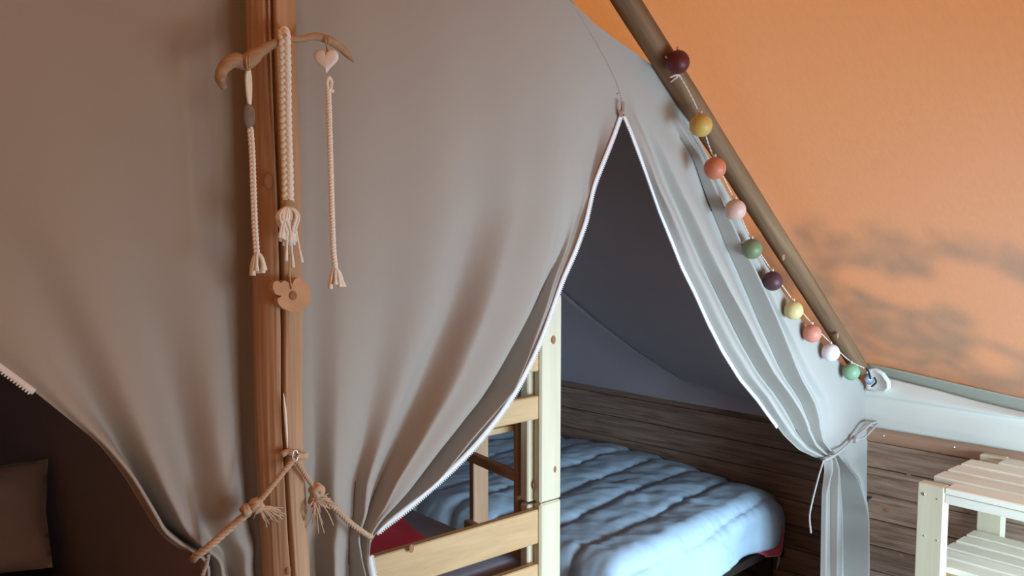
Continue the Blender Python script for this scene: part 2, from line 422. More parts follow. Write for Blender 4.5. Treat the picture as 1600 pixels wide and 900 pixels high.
# ================================================================== POLES
pt, pb = on_y(421, 0, -0.05), on_y(447, 900, -0.05)
PX = (pt[0]+pb[0])/2
R0 = 0.046
pole = empty('tent_pole', (PX, -0.052, 0)); tag(pole, 'upright round wooden tent pole with a long crack, between the two tied curtains', 'pole')
NA, NZ = 144, 220
camdir = math.atan2(CAM[1]+0.05, CAM[0]-PX)      # angle facing the camera
CR = [(3.2, 0.10), (2.14, 0.24), (1.9, 0.22), (1.65, 0.13), (1.5, 0.05), (1.35, 0.10), (1.2, 0.03), (1.1, 0.0), (0.98, -0.06), (0.0, -0.1)]
CR2 = [(3.2, 0.02), (2.14, -0.08), (1.95, 0.10), (1.8, 0.2)]
def ang(tab, z): return float(np.interp(z, [a for a, b in tab[::-1]], [b for a, b in tab[::-1]]))
P = []; colr = []
for i in range(NZ+1):
    z = 3.2*i/NZ; row = []
    wob = 0.004*math.sin(z*3.1)+0.003*math.sin(z*7.7+1)
    c1 = camdir+ang(CR, z)*0+(-ang(CR, z)+0.20)*1.0*0 + (0.27-ang(CR, z)*0.9)
    for j in range(NA):
        th = 2*math.pi*j/NA
        r = R0*(1+0.025*fbm(math.cos(th)*1.3, math.sin(th)*1.3, z*1.5))+0.0015*fbm(math.cos(th)*9, math.sin(th)*9, z*2)
        def dd(a): return abs((th-a+math.pi) % (2*math.pi)-math.pi)
        w1 = 0.075*(0.6+0.4*abs(math.sin(z*2.2+0.3)))
        r -= 0.026*math.exp(-(dd(c1)/w1)**2)
        if z > 1.8:
            c2 = c1-0.18-0.25*(z-1.8); r -= 0.014*min(1, (z-1.8)*4)*math.exp(-(dd(c2)/0.055)**2)
        row.append((PX+wob+r*math.cos(th), -0.052+r*math.sin(th), z))
    row.append(row[0]); P.append(row)
MB().grid(P).build('trunk', M_pole, pole, True, weld=True)
for (px, py, s) in ((421, 283, 0.013), (470, 290, 0.009), (452, 892, 0.008)):
    th = None
    q = on_y(px, py, -0.095); MB().ball((q[0], -0.092 if px < 460 else -0.075, q[2]), s, 14, 8, (0.8, 0.3, 1.2)).build('knot', M_slicecore, pole, True)
# splinter along the crack
q = [on_y(443, 615, -0.103), on_y(446, 650, -0.103), on_y(449, 700, -0.101)]
MB().tube(spline(q, 8), [0.001, 0.002, 0.003, 0.003, 0.003, 0.003, 0.002, 0.001], 6).build('splinter', M_cotton, pole)

ra, rb = on_y(979, 2, -0.03), on_y(1341, 572, -0.03)
rd = (rb-ra)/np.linalg.norm(rb-ra)
raf = empty('rafter_pole', tuple(rb)); tag(raf, 'slanting round brown rafter pole under the orange roof, string lights along it', 'pole')
P = []
a0 = ra-rd*1.25
Ltot = float(np.linalg.norm(rb-a0))+0.02
for i in range(121):
    t = i/120; row = []
    rr = 0.0385-0.005*t
    for j in range(40):
        th = 2*math.pi*j/40
        r = rr*(1+0.03*fbm(math.cos(th), math.sin(th), t*9))+0.0012*fbm(math.cos(th)*6, math.sin(th)*6, t*25)
        row.append((Ltot*t, r*math.cos(th), r*math.sin(th)))
    row.append(row[0]); P.append(row)
mb = MB().grid(P); mb.f.append(tuple(range(120*41, 120*41+40)))
o = mb.build('trunk', M_rafter, raf, True, weld=True)
o.location = a0; o.rotation_euler = (0, math.atan2(-rd[2], rd[0]), 0)
for (px, py) in ((1224, 402), (1309, 524)):
    q = on_y(px, py, -0.064); MB().ball(q, 0.010, 12, 8, (1.0, 0.3, 1.2)).build('knot', M_slicecore, raf, True)
q = on_y(1357, 592, -0.04)
mb = MB(); mb.tube([q+np.array([-0.012, 0, 0.012]), q+np.array([0.014, 0, -0.012])], [0.015, 0.017], 16)
mb.build('foot_ferrule', M_bluemetal, raf, True, label='blue grey metal foot of the rafter')
mb = MB(); mb.tube(spline([on_y(1352, 574, -0.06), on_y(1357, 580, -0.07), on_y(1360, 592, -0.07)], 8), 0.004, 6)
mb.build('strap', M_blackstrap, raf, label='short black strap')
mb = MB(); mb.tube(spline([on_y(1366, 590, -0.055), on_y(1369, 597, -0.06), on_y(1362, 604, -0.06)], 8), 0.004, 6)
mb.build('strap', M_blackstrap, raf, label='short black strap')
# white reinforcing patch on the valance round the rafter foot
pp = [(1352, 577), (1366, 576), (1378, 584), (1387, 597), (1388, 607), (1381, 613), (1368, 612), (1354, 609)]
Q = [on_x(x, y, XW-0.075) for x, y in pp]; c = sum(Q)/len(Q)
mb = MB(); vs = [tuple(c+np.array([0.02, 0, 0]))]+[tuple(c+(q-c)*0.8) for q in Q]+[tuple(q-np.array([0.006, 0, 0])) for q in Q]+[tuple(q+np.array([0.03, 0, 0])) for q in Q]
n = len(Q); fs = []
for i in range(n):
    k = (i+1) % n; fs += [(0, 1+i, 1+k), (1+i, 1+n+i, 1+n+k, 1+k), (1+n+i, 1+2*n+i, 1+2*n+k, 1+n+k)]
mb.add(vs, fs); mb.build('reinforcing_patch', M_valance, val, True, label='rounded white patch around the rafter foot')

# ================================================================== CURTAIN
FOLD = 1.2
def conv(pts):
    out = []
    for p in pts:
        if p[0] == 'w': out.append((p[1], p[2], 0.0)); continue
        d = p[2] if len(p) > 2 else 0.0
        d *= FOLD; q = on_y(p[0], p[1], d); out.append((q[0], q[2], d))
    out.sort(key=lambda a: a[1])
    return np.array(out)
def smooth_rows(a, k):
    if k < 2: return a
    pad = np.r_[[a[0]]*k, a, [a[-1]]*k]; ker = np.hanning(2*k+1); ker /= ker.sum()
    return np.convolve(pad, ker, 'valid')
def panel(left, right, guides, zs, seg=12, k=3, absolute=False):
    L, R = conv(left), conv(right)
    f = lambda T, c: smooth_rows(np.interp(zs, T[:, 1], T[:, c]), k)
    xl, xr, dl, dr = f(L, 0), f(R, 0), f(L, 2), f(R, 2)
    FR, DS = [np.zeros_like(zs)], [dl]
    for g in guides:
        G = conv(g)
        xlg = np.interp(G[:, 1], zs[::-1], xl[::-1]); xrg = np.interp(G[:, 1], zs[::-1], xr[::-1])
        fr = np.clip((G[:, 0]-xlg)/np.maximum(1e-3, xrg-xlg), 0, 1)
        frz = np.clip((np.interp(zs, G[:, 1], G[:, 0])-xl)/np.maximum(1e-3, xr-xl), 0, 1) if absolute else np.interp(zs, G[:, 1], fr)
        FR.append(smooth_rows(frz, 6)); DS.append(smooth_rows(np.interp(zs, G[:, 1], G[:, 2]), 6))
    FR.append(np.ones_like(zs)); DS.append(dr)
    FR = np.array(FR); DS = np.array(DS)
    for i in range(1, len(FR)-1): FR[i] = np.maximum(FR[i], FR[i-1]+0.006)
    for i in range(len(FR)-2, 0, -1): FR[i] = np.minimum(FR[i], FR[i+1]-0.006)
    rows = []
    for r, z in enumerate(zs):
        row = []
        for i in range(len(FR)-1):
            for s in range(seg if i < len(FR)-2 else seg+1):
                t = s/seg; fx = FR[i, r]+(FR[i+1, r]-FR[i, r])*t; w = 0.5-0.5*math.cos(math.pi*t)
                d = DS[i, r]+(DS[i+1, r]-DS[i, r])*w
                x = xl[r]+(xr[r]-xl[r])*fx
                row.append((x, d, z))
        rows.append(row)
    return rows, (xl, dl), (xr, dr)
seam = [(600, -420), (700, -280), (800, -140), (868, -40), (890, 0), (915, 40), (942, 85), (962, 125), (970, 150)]
zA = np.arange(2.95, 0.02, -0.0105)
hemA = seam+[(970, 172, 0), (956, 212, -.01), (941, 250, -.01), (927, 285, -.005), (921, 308, 0), (913, 345, -.01), (897, 390, -.01), (876, 437, -.01), (861, 480, -.01),
        (846, 522, -.015), (831, 557, -.015), (806, 606, -.015), (775, 652, -.015), (738, 697, -.02), (700, 735, -.02), (660, 770, -.02), (620, 804, -.02), (590, 824, -.01), (577, 838, -.005),
        (575, 870, -.02), (581, 900, -.02), (588, 960, -.02), (592, 1100, -.01), (592, 1600, 0)]
hemL = [('w', -on_y(x, y, 0)[0], on_y(x, y, 0)[2]) for x, y in seam]+[('w', -1.12, 1.985), ('w', -.90, 1.812), ('w', -.71, 1.655), (0, 572, -.01), (60, 617, -.016), (110, 657, -.022), (152, 690, -.025), (192, 740, -.025), (225, 795, -.025), (248, 832, -.025),
        (275, 854, -.02), (300, 866, -.01), (313, 874, .0), (318, 900, -.02), (320, 960, -.02), (305, 1100, -.01), (300, 1600, 0)]
GA = [
 [(-500, 0, 0), (-250, 250, -.0), (-75, 430, -.006), (40, 560, -.016), (110, 640, -.026), (160, 690, -.034), (205, 760, -.045), (242, 815, -.045), (280, 850, -.035), (312, 864, -.02), (322, 900, -.03), (328, 1000, -.03), (320, 1600, -.02)],
 [(-200, 0, 0), (-60, 250, 0), (30, 400, 0), (100, 540, 0), (160, 660, .005), (215, 755, .02), (258, 822, .035), (290, 848, .03), (316, 860, .01), (330, 900, .01), (336, 1000, .02), (332, 1600, .02)],
 [(-80, 0, 0), (40, 250, 0), (120, 420, -.012), (180, 560, -.02), (225, 680, -.03), (262, 770, -.035), (296, 835, -.03), (322, 856, -.02), (345, 900, -.03), (350, 1000, -.03), (350, 1600, -.02)],
 [(120, 0, 0.01), (190, 250, 0.01), (230, 450, .012), (265, 600, .015), (290, 720, .012), (310, 800, .008), (332, 848, .0), (362, 900, .012), (365, 1000, .02), (365, 1600, .02)],
 [(300, 0, .004), (320, 300, .0), (330, 500, -.008), (345, 700, -.03), (362, 790, -.035), (375, 850, -.03), (388, 900, -.03), (390, 1600, -.02)],
 [(365, 0, .012), (378, 300, .01), (385, 500, .012), (393, 700, .016), (405, 850, .02), (410, 900, .02), (410, 1600, .02)],
 [(430, 0, .02), (440, 400, .015), (450, 800, .015), (455, 1600, .02)],
 [(475, 0, .01), (485, 300, .01), (485, 500, .01), (488, 700, .01), (492, 850, .015), (495, 900, .02), (495, 1600, .02)],
 [(540, 0, .002), (545, 300, .0), (535, 550, -.008), (525, 700, -.018), (522, 800, -.025), (528, 850, -.03), (525, 900, -.03), (525, 1600, -.02)],
 [(600, 0, .003), (605, 250, .003), (600, 450, .004), (580, 600, .006), (560, 720, .005), (548, 800, .0), (550, 840, .0), (545, 900, .02), (545, 1600, .02)],
 [(680, 0, 0), (690, 200, -.005), (690, 350, -.01), (665, 480, -.012), (620, 620, -.016), (585, 720, -.022), (560, 800, -.03), (558, 840, -.02), (556, 900, -.03), (556, 1600, -.02)],
 [(740, 0, 0), (750, 200, .002), (735, 350, .008), (700, 480, .008), (650, 610, .008), (605, 720, .004), (570, 800, .004), (563, 838, .0), (562, 900, .0), (562, 1600, .0)],
 [(800, 0, -.002), (815, 200, -.006), (810, 330, -.018), (765, 480, -.045), (715, 600, -.05), (645, 715, -.045), (590, 800, -.035), (567, 838, -.02), (567, 900, -.03), (567, 1600, -.02)],
 [(850, 0, 0), (868, 200, -.01), (865, 330, -.03), (845, 440, -.05), (806, 520, -.06), (755, 605, -.06), (690, 690, -.055), (610, 795, -.04), (569, 837, -.025), (569, 900, -.03), (569, 1600, -.02)],
 [(868, 0, 0), (895, 200, .002), (893, 330, .004), (866, 440, .012), (820, 527, .045), (770, 600, .045), (712, 670, .02), (640, 765, .02), (571, 837, .0), (571, 900, .0), (571, 1600, .0)],
 [(876, 0, 0), (915, 200, .008), (905, 330, .004), (870, 440, -.005), (832, 523, -.012), (792, 595, -.02), (725, 680, -.035), (650, 766, -.03), (573, 837, -.015), (572, 900, -.02), (572, 1600, -.02)],
 [(884, 0, 0), (935, 210, .008), (910, 335, .0), (876, 432, -.008), (838, 527, -.012), (790, 615, -.01), (737, 685, -.008), (665, 760, .005), (596, 821, .0), (574, 838, .0), (573, 900, -.0), (574, 1600, .0)],
]
rowsA, eL, eA = panel(hemL, hemA, GA, zA, absolute=True)
zB = np.arange(on_y(890, 0, 0)[2], 0.02, -0.0085)
edgeB = [(890, 0), (935, 42), (985, 78), (1020, 103), (1049, 123), (1062, 152, -.005), (1078, 190, -.01), (1100, 233, -.01), (1140, 308, -.012), (1178, 383, -.012), (1215, 444, -.012), (1250, 497, -.012), (1290, 543, -.01), (1322, 576, -.01),
         (1346, 596, -.005), (1356, 618, 0), (1357, 660, 0), (1358, 720, 0), (1357, 800, 0), (1357, 900, 0), (1357, 1100, 0)]
hemB = seam[4:]+[(972, 176, 0), (985, 206, -.01), (1000, 246, -.012), (1015, 287, -.015), (1030, 330, -.01), (1047, 372, -.015), (1064, 415, -.02), (1085, 457, -.02), (1105, 502, -.02), (1128, 547, -.02), (1155, 590, -.02),
        (1182, 622, -.02), (1202, 650, -.025), (1225, 681, -.03), (1248, 703, -.03), (1272, 714, -.02), (1287, 717, -.01), (1288, 735, -.01), (1284, 770, -.02), (1283, 820, -.02), (1282, 900, -.02), (1281, 1100, -.02)]
GB = [
 [(980, 160, 0), (1000, 210, -.02), (1030, 295, -.035), (1078, 400, -.04), (1120, 490, -.045), (1165, 570, -.05), (1215, 645, -.055), (1258, 698, -.05), (1290, 714, -.03), (1291, 760, -.035), (1290, 900, -.035), (1290, 1100, -.03)],
 [(990, 150, 0), (1018, 230, .008), (1043, 295, .012), (1090, 400, .012), (1140, 500, .01), (1190, 590, .0), (1235, 655, -.01), (1268, 700, -.02), (1293, 713, -.015), (1298, 760, -.015), (1298, 900, -.02), (1298, 1100, -.02)],
 [(1010, 160, 0), (1040, 240, -.01), (1072, 310, -.018), (1120, 410, -.03), (1165, 510, -.045), (1210, 600, -.055), (1250, 660, -.06), (1278, 702, -.05), (1296, 713, -.03), (1306, 760, -.04), (1306, 900, -.04), (1306, 1100, -.03)],
 [(1030, 150, 0), (1080, 240, .01), (1104, 310, .02), (1146, 410, .025), (1186, 505, .02), (1226, 590, .005), (1262, 655, -.01), (1285, 700, -.015), (1299, 712, -.005), (1313, 740, .04), (1317, 800, .065), (1318, 900, .065), (1318, 1100, .05)],
 [(1040, 145, 0), (1090, 240, -.012), (1118, 310, -.018), (1160, 405, -.03), (1203, 500, -.045), (1240, 585, -.05), (1272, 650, -.05), (1292, 700, -.04), (1303, 711, -.025), (1318, 750, -.02), (1325, 800, -.03), (1326, 900, -.03), (1326, 1100, -.02)],
 [(1046, 140, 0), (1095, 235, .0), (1126, 310, .0), (1170, 405, .0), (1220, 510, -.002), (1255, 590, -.01), (1282, 650, -.015), (1298, 700, -.02), (1307, 710, -.015), (1328, 760, .0), (1333, 820, .015), (1334, 900, .015), (1334, 1100, .01)],
 [(1048, 135, 0), (1098, 235, -.008), (1134, 310, -.008), (1176, 395, -.012), (1232, 510, -.02), (1272, 590, -.03), (1303, 650, -.035), (1317, 700, -.03), (1326, 720, -.025), (1342, 760, -.025), (1345, 820, -.025), (1345, 900, -.025), (1345, 1100, -.02)],
]
rowsB, eB, eR = panel(hemB, edgeB, GB, zB, seg=12, k=2)
cur = empty('partition_curtain', (1.3, 0, 0.02)); tag(cur, 'grey beige canvas partition curtain with two unzipped doorways tied back', 'curtain')
oA = MB().grid(rowsA).build('curtain_panel', M_curtain, cur, True, solid=0.0025)
oB = MB().grid(rowsB).build('curtain_panel', M_curtain, cur, True, solid=0.0025, label='narrow curtain panel tied back beside the side wall')
MB().grid([[(-x, y, z) for x, y, z in r] for r in rowsB]).build('curtain_panel', M_curtain, cur, True, solid=0.0025)
# zips
def zip_side(zs, e, z0, z1, out, w=0.0085, name='zip_tape', teeth=True, lab=None):
    idx = [i for i, z in enumerate(zs) if z0 >= z >= z1]
    P = np.array([(e[0][i], e[1][i], zs[i]) for i in idx])
    P = spline(P, int(len(P)*1.5)+8)
    T = np.gradient(P, axis=0); T[:, 1] = 0; T /= np.linalg.norm(T, axis=1)[:, None]
    N = np.stack([-T[:, 2], 0*T[:, 0], T[:, 0]], 1)*out
    wv = np.array([0, -0.004, 0])
    rows = []
    for i in range(len(P)):
        rows.append([P[i]-N[i]*0.004+wv, P[i]+N[i]*w*0.5+wv*1.2, P[i]+N[i]*w+wv])
    o = MB().grid(rows).build(name, M_zip, cur, True, solid=0.0015, label=lab)
    if teeth:
        Lc = np.r_[0, np.cumsum(np.linalg.norm(np.diff(P, axis=0), axis=1))]
        mb = MB(); n = int(Lc[-1]/0.0058)
        for k in range(n):
            l = (k+0.5)*0.0058
            p = np.array([np.interp(l, Lc, P[:, c]) for c in range(3)]); nn = np.array([np.interp(l, Lc, N[:, c]) for c in range(3)])
            t = np.array([np.interp(l, Lc, T[:, c]) for c in range(3)])
            a = p+nn*(w-0.001)+wv; vs = []
            for dn, dt, dy in ((0, -1, -1), (1, -.6, -1), (1, .6, -1), (0, 1, -1), (0, -1, 1), (1, -.6, 1), (1, .6, 1), (0, 1, 1)):
                vs.append(a+nn*dn*0.0042+t*dt*0.0017+np.array([0, dy*0.0016, 0]))
            mb.add(vs, [(0, 1, 2, 3), (7, 6, 5, 4), (0, 4, 5, 1), (1, 5, 6, 2), (2, 6, 7, 3), (3, 7, 4, 0)])
        t = mb.build('zip_teeth', M_zip, o); t['kind'] = 'stuff'
    return o
za = on_y(970, 176, 0)[2]
zip_side(zA, eA, za, on_y(579, 836, 0)[2], 1, w=0.010)
zip_side(zA, eA, on_y(575, 858, 0)[2], 0.1, 1, w=0.008)
zip_side(zB, eB, za, on_y(1215, 668, -.03)[2], -1, w=0.0085)
zip_side(zA, eL, 1.95, on_y(62, 619, -.025)[2], -1, w=0.006, lab='faint zip along the left doorway edge')
# zip slider and bar-tack
q = on_y(970, 176, -0.014)
sl = MB().box(q+np.array([-.006, -.004, -.012]), q+np.array([.006, .004, .008]), 0.002).build('zip_slider', M_metal, cur)
MB().box(q+np.array([-.0045, -.010, .002]), q+np.array([.0045, -.006, .030]), 0.001).build('pull_tab', M_metal, sl)
q = on_y(968, 147, -0.004); MB().box(q+np.array([-.009, -.001, -.0015]), q+np.array([.009, .003, .0015])).build('bar_tack', M_rope, cur)
# clip that hangs the curtain on the rafter
clip = MB()
q0, q1 = on_y(1046, 126, -0.03), on_y(1058, 117, -0.075)
for dz in (0.006, -0.006): clip.tube([q0+np.array([0, 0, dz]), q1+np.array([0, 0, dz])], 0.0028, 6)
clip.tube([q0+np.array([0, 0, .006]), q0+np.array([0, 0, -.006])], 0.0028, 6)
clip.build('hanging_clip', M_zip, cur, label='white clip on the rafter')

# ================================================================== HANGING DRIFTWOOD DECORATION
DY = -0.125
def dp(x, y, Y=DY): return on_y(x, y, Y)
P = spline([dp(351, 138), dp(344, 124), dp(350, 105), dp(366, 94), dp(384, 97), dp(404, 82), dp(430, 67), dp(447, 61), dp(470, 61), (dp(492, 57)), dp(514, 63), dp(535, 77), dp(553, 97)], 70)
rr = np.interp(np.linspace(0, 1, 70), [0, .05, .15, .28, .36, .45, .6, .75, .85, .95, 1], [.005, .009, .012, .0145, .0105, .0075, .006, .0075, .0085, .0065, .002])
rr = [r*(1+0.12*fbm(i*0.35, 2)) for i, r in enumerate(rr)]
br = MB().tube(P, rr, 12).build('driftwood_branch', M_drift, smooth=True)
tag(br, 'curved driftwood branch hung across the upright pole, three cords below it', 'branch')
nail = MB().tube([dp(446, 58, -0.07), dp(446, 55, -0.15)], 0.003, 8).build('nail', M_metal, br, label='nail holding the branch on the pole')
def tassel(mb, c, w, h, n, spread, r=0.0022, straight=0.0):
    side = np.array([RT[0], RT[1], 0]); fr = -np.array([FW[0], FW[1], 0])
    for i in range(n):
        a = 2*math.pi*i/n+random.uniform(-.3, .3); hh = h*random.uniform(0.8, 1.05)
        d = side*math.cos(a)+fr*math.sin(a)*0.5
        pts = [c, c+d*spread*0.55+np.array([0, 0, -hh*0.25]), c+d*spread*0.85+np.array([0, 0, -hh*0.6]), c+d*spread*random.uniform(.8, 1.1)+np.array([0, 0, -hh])]
        mb.tube(spline(pts, 9), [r*0.8, r, r, r, r, r, r*1.1, r*1.5, r*1.7], 6)
    return mb
# left cord with stone
lc = empty('braided_cord', tuple(dp(389, 105))); tag(lc, 'cream cord with grey stone and tassel hanging from the left end of the branch', 'cord', 'cords hanging from the driftwood branch')
mb = MB()
for dx in (-2, 2): mb.tube(spline([dp(387+dx, 88, DY-.016), dp(387+dx, 98, DY-.018), dp(388+dx*.5, 110, DY-.012)], 8), 0.002, 6)
mb.build('twine_loop', M_twine, lc, True, label='brown twine loop round the branch')
mb = MB(); 
for dx in (-3, 0, 3): mb.tube(spline([dp(388, 104), dp(388+dx, 120), dp(389+dx*.8, 145), dp(390, 168)], 10), 0.0032, 6)
mb.build('upper_cord', M_cotton, lc, True)
MB().ball(dp(389, 181), 0.0125, 18, 12, (0.95, 0.6, 1.75)).build('stone', M_stone, lc, True, label='grey oval stone tied into the cord')
braid(MB(), [dp(391, 198), dp(394, 240), dp(396, 300), dp(398, 350), dp(401, 396)], 0.0030, 0.0030, 0.022, 130).build('braid', M_cotton, lc, True)
tassel(MB(), dp(402, 394), .0, .040, 9, .013, .0032).build('tassel', M_cotton, lc, True)
# centre braid
cc = empty('braided_cord', tuple(dp(445, 60))); tag(cc, 'thick cream braid with long loose tassel hanging in front of the pole', 'cord', 'cords hanging from the driftwood branch')
braid(MB(), [dp(444, 48, DY-.012), dp(445, 70, DY-.014), dp(446, 130, DY-.006), dp(447, 200, DY), dp(449, 260, DY), dp(450, 316, DY)], 0.0062, 0.0052, 0.034, 170, 8).build('braid', M_cotton, cc, True)
mb = MB(); mb.tube(spline([dp(438, 58, DY-.012), dp(441, 47, DY-.005), dp(446, 45, DY+.006), dp(450, 52, DY+.01)], 10), .005, 8)
mb.build('loop', M_cotton, cc, True)
mb = MB()
for k in range(4):
    c = dp(450, 314+k*2.6); pts = [c+np.array([RT[0], RT[1], 0])*0.0095*math.cos(a)-np.array([FW[0], FW[1], 0])*0.0095*math.sin(a) for a in np.linspace(0, 2*math.pi, 13)]
    mb.tube(pts, 0.0018, 5)
mb.build('binding', M_twine, cc, True, label='tan twine binding')
mb = MB()
ends = [(437, 372), (441, 365), (444, 384), (448, 382), (452, 384), (456, 380), (461, 378), (463, 352), (440, 350), (447, 408), (458, 418), (472, 410), (446, 378), (454, 382)]+[(450+random.uniform(-13, 13), random.uniform(362, 384)) for _ in range(20)]
for i, (ex, ey) in enumerate(ends):
    yo = DY-.004-random.uniform(0, .014)
    sx = 450+(ex-450)*0.9
    if ey > 400: sx = 450+(ex-450)*0.55
    pts = [dp(450, 320), dp(450+(sx-450)*1.0+(-7 if i % 2 else 6), 336, yo), dp(sx, 360 if ey > 360 else 342, yo), dp(ex, ey, yo)]
    mb.tube(spline(pts, 10), [.0022]*8+[.003, .0038], 6)
mb.build('tassel', M_cotton, cc, True)
# right cord
rc = empty('twisted_cord', tuple(dp(515, 122))); tag(rc, 'thin cream twisted cord with tassel hanging under the white heart', 'cord', 'cords hanging from the driftwood branch')
rope(MB(), [dp(513, 138), dp(515, 200), dp(517, 270), dp(519, 340), dp(521, 390), dp(524, 420)], 0.0055, 0.018, 3, 150).build('twist', M_cotton, rc, True)
mb = MB(); rope(mb, [dp(512, 140), dp(511, 128), dp(514, 121), dp(518, 128), dp(517, 140), dp(521, 143)], 0.0035, .012, 3, 30); mb.build('loop', M_cotton, rc, True)
tassel(MB(), dp(524, 418), .0, .040, 9, .014, .0032).build('tassel', M_cotton, rc, True)
# heart
ht = empty('heart_ornament', tuple(dp(510, 97))); tag(ht, 'small white heart hanging from the right side of the driftwood branch', 'ornament')
mb = MB(); hc = dp(510, 96); sc = 0.0245
rows = []; n = 40
for lev, (s, dy) in enumerate(((0.0, -.0095), (.70, -.0093), (.90, -.0078), (.98, -.0045), (1.0, 0), (.97, .005), (.85, .009), (0, .011))):
    row = []
    for i in range(n+1):
        t = 2*math.pi*i/n; x = 16*math.sin(t)**3/17; zz = (13*math.cos(t)-5*math.cos(2*t)-2*math.cos(3*t)-math.cos(4*t)+2.5)/16
        p = hc+np.array([RT[0], RT[1], 0])*x*s*sc-np.array([FW[0], FW[1], 0])*(-dy)+np.array([0, 0, zz*s*sc]); row.append(p)
    rows.append(row)
mb.grid(rows).build('body', M_heart, ht, True, weld=True)
mb = MB()
for dx in (-2, 2): mb.tube(spline([dp(511+dx, 57, DY-.012), dp(511+dx, 66, DY-.011), dp(511, 74, DY-.003), dp(511, 82, DY)], 8), .0017, 6)
mb.build('twine_loop', M_twine, ht, True, label='brown twine loop round the branch')
# wood slice on its twine
ws = empty('wood_slice', tuple(dp(457, 462))); tag(ws, 'flat sawn wood slice with dark core hanging in front of the cracked pole', 'ornament')
out = [(424, 452), (424, 443), (431, 438), (436, 442), (441, 438), (448, 441), (452, 447), (458, 436), (466, 434), (475, 441), (481, 452), (482, 466), (477, 478), (468, 485), (456, 487), (444, 484), (434, 477), (431, 467), (438, 462), (429, 460)]
SY = -0.118
poly = [(on_y(x, y, SY)[0], on_y(x, y, SY)[2]) for x, y in out]
poly = [(a, b) for a, b in spline(poly+[poly[0]], 61)[:-1]]
MB().prism(poly, SY-.006, SY+.006).build('slice', M_slice, ws)
q = on_y(458, 462, SY-.007); MB().ball(q, 0.0085, 14, 8, (1, .2, 1)).build('core', M_slicecore, ws, True, label='dark core of the slice')
MB().tube(spline([dp(453, 398, DY-.004), dp(452, 420, DY-.006), dp(453, 436, SY-.008), dp(456, 452, SY-.0085)], 12), .0018, 6).build('twine', M_twine, ws, True)

# ================================================================== TIE ROPES
def knot(mb, c, r, n=6, rr=0.006):
    for i in range(n):
        a = random.uniform(0, 6.28); ax = Vector((random.uniform(-1, 1), random.uniform(-1, 1), random.uniform(-1, 1))).normalized()
        e1 = ax.orthogonal().normalized(); e2 = ax.cross(e1)
        pts = [Vector(c)+(e1*math.cos(t)+e2*math.sin(t))*r*(0.75+0.25*random.random()) for t in np.linspace(a, a+5.2, 14)]
        mb.tube(pts, rr, 7)
    return mb
TY = -0.115
hook = empty('rope_hook', tuple(on_y(462, 712, -0.1))); tag(hook, 'small wooden peg with metal eye on the pole holding both tie ropes', 'hook')
MB().tube(spline([on_y(440, 711, -.105), on_y(450, 706, -.108), on_y(466, 712, -.11), on_y(480, 711, -.108)], 14), [.006]*6+[.0075]*5+[.008, .007, .005], 8).build('peg', M_rope, hook, True)
MB().tube([on_y(461, 712, -.12)+np.array([.006*math.cos(a), 0, .011*math.sin(a)]) for a in np.linspace(0, 6.3, 16)], .0018, 6).build('metal_eye', M_metal, hook, True, label='silver metal eye')
tl = empty('tie_rope', tuple(on_y(400, 790, -.1))); tag(tl, 'tan rope from the pole peg tying back the left doorway curtain', 'rope', 'curtain tie ropes')
mb = MB()
rope(mb, [on_y(460, 717, -.118), on_y(440, 741, -.118), on_y(418, 768, -.112), on_y(402, 787, -.105)], .0055, .024, 3, 50)
rope(mb, [on_y(396, 795, -.1), on_y(370, 816, -.085), on_y(345, 838, -.075), on_y(322, 858, -.07), on_y(306, 869, -.055), on_y(302, 874, -.02)], .0072, .03, 3, 60)
rope(mb, [on_y(398, 796, -.09), on_y(378, 808, -.07), on_y(352, 830, -.06), on_y(330, 851, -.055), on_y(312, 862, -.03)], .006, .03, 3, 60)
mb.build('strand', M_rope, tl, True)
mb = MB(); knot(mb, on_y(400, 790, -.105), .011, 6, .0058); knot(mb, on_y(384, 797, -.1), .008, 4, .0055); mb.build('knot', M_rope, tl, True)
mb = MB()
for (ex, ey) in [(436+random.gauss(-12, 12), 805+random.gauss(0, 12)) for _ in range(34)]:
    mb.tube(spline([on_y(404, 794, -.11), on_y((404+ex)/2, (794+ey)/2-3+random.uniform(-3, 3), -.115), on_y(ex, ey, -.11+random.uniform(-.01, .01))], 8), .0013, 4)
mb.build('frayed_end', M_rope, tl, True)
mb = MB(); rope(mb, [on_y(326, 866, -.06), on_y(322, 884, -.06), on_y(316, 900, -.06), on_y(308, 930, -.05)], .004, .02, 3, 30); mb.build('loose_tail', M_greyrope, tl, True)
tm = empty('tie_rope', tuple(on_y(495, 775, -.1))); tag(tm, 'tan rope from the pole peg tying back the middle curtain, frayed knot beside the pole', 'rope', 'curtain tie ropes')
mb = MB()
rope(mb, [on_y(463, 720, -.118), on_y(474, 737, -.115), on_y(487, 757, -.105)], .005, .022, 3, 30)
rope(mb, [on_y(500, 772, -.095), on_y(522, 793, -.085), on_y(545, 815, -.075), on_y(566, 831, -.065), on_y(578, 838, -.04), on_y(576, 832, -.0)], .0065, .028, 3, 60)
mb.build('strand', M_rope, tm, True)
mb = MB(); knot(mb, on_y(495, 766, -.1), .012, 7, .0055); knot(mb, on_y(492, 782, -.095), .010, 6, .005); mb.build('knot', M_rope, tm, True)
mb = MB()
for (ex, ey) in [(497+random.gauss(0, 13), 790+random.gauss(0, 17)) for _ in range(34)]:
    mb.tube(spline([on_y(494, 778, -.1), on_y((494+ex)/2+random.uniform(-4, 4), (778+ey)/2, -.11), on_y(ex, ey, -.1+random.uniform(-.01, .01))], 8), .0014, 4)
mb.build('frayed_end', M_rope, tm, True)
tr = empty('tie_rope', tuple(on_y(1335, 685, -.05))); tag(tr, 'thin grey rope tying the right curtain to the side wall, loose tail hanging', 'rope', 'curtain tie ropes')
mb = MB()
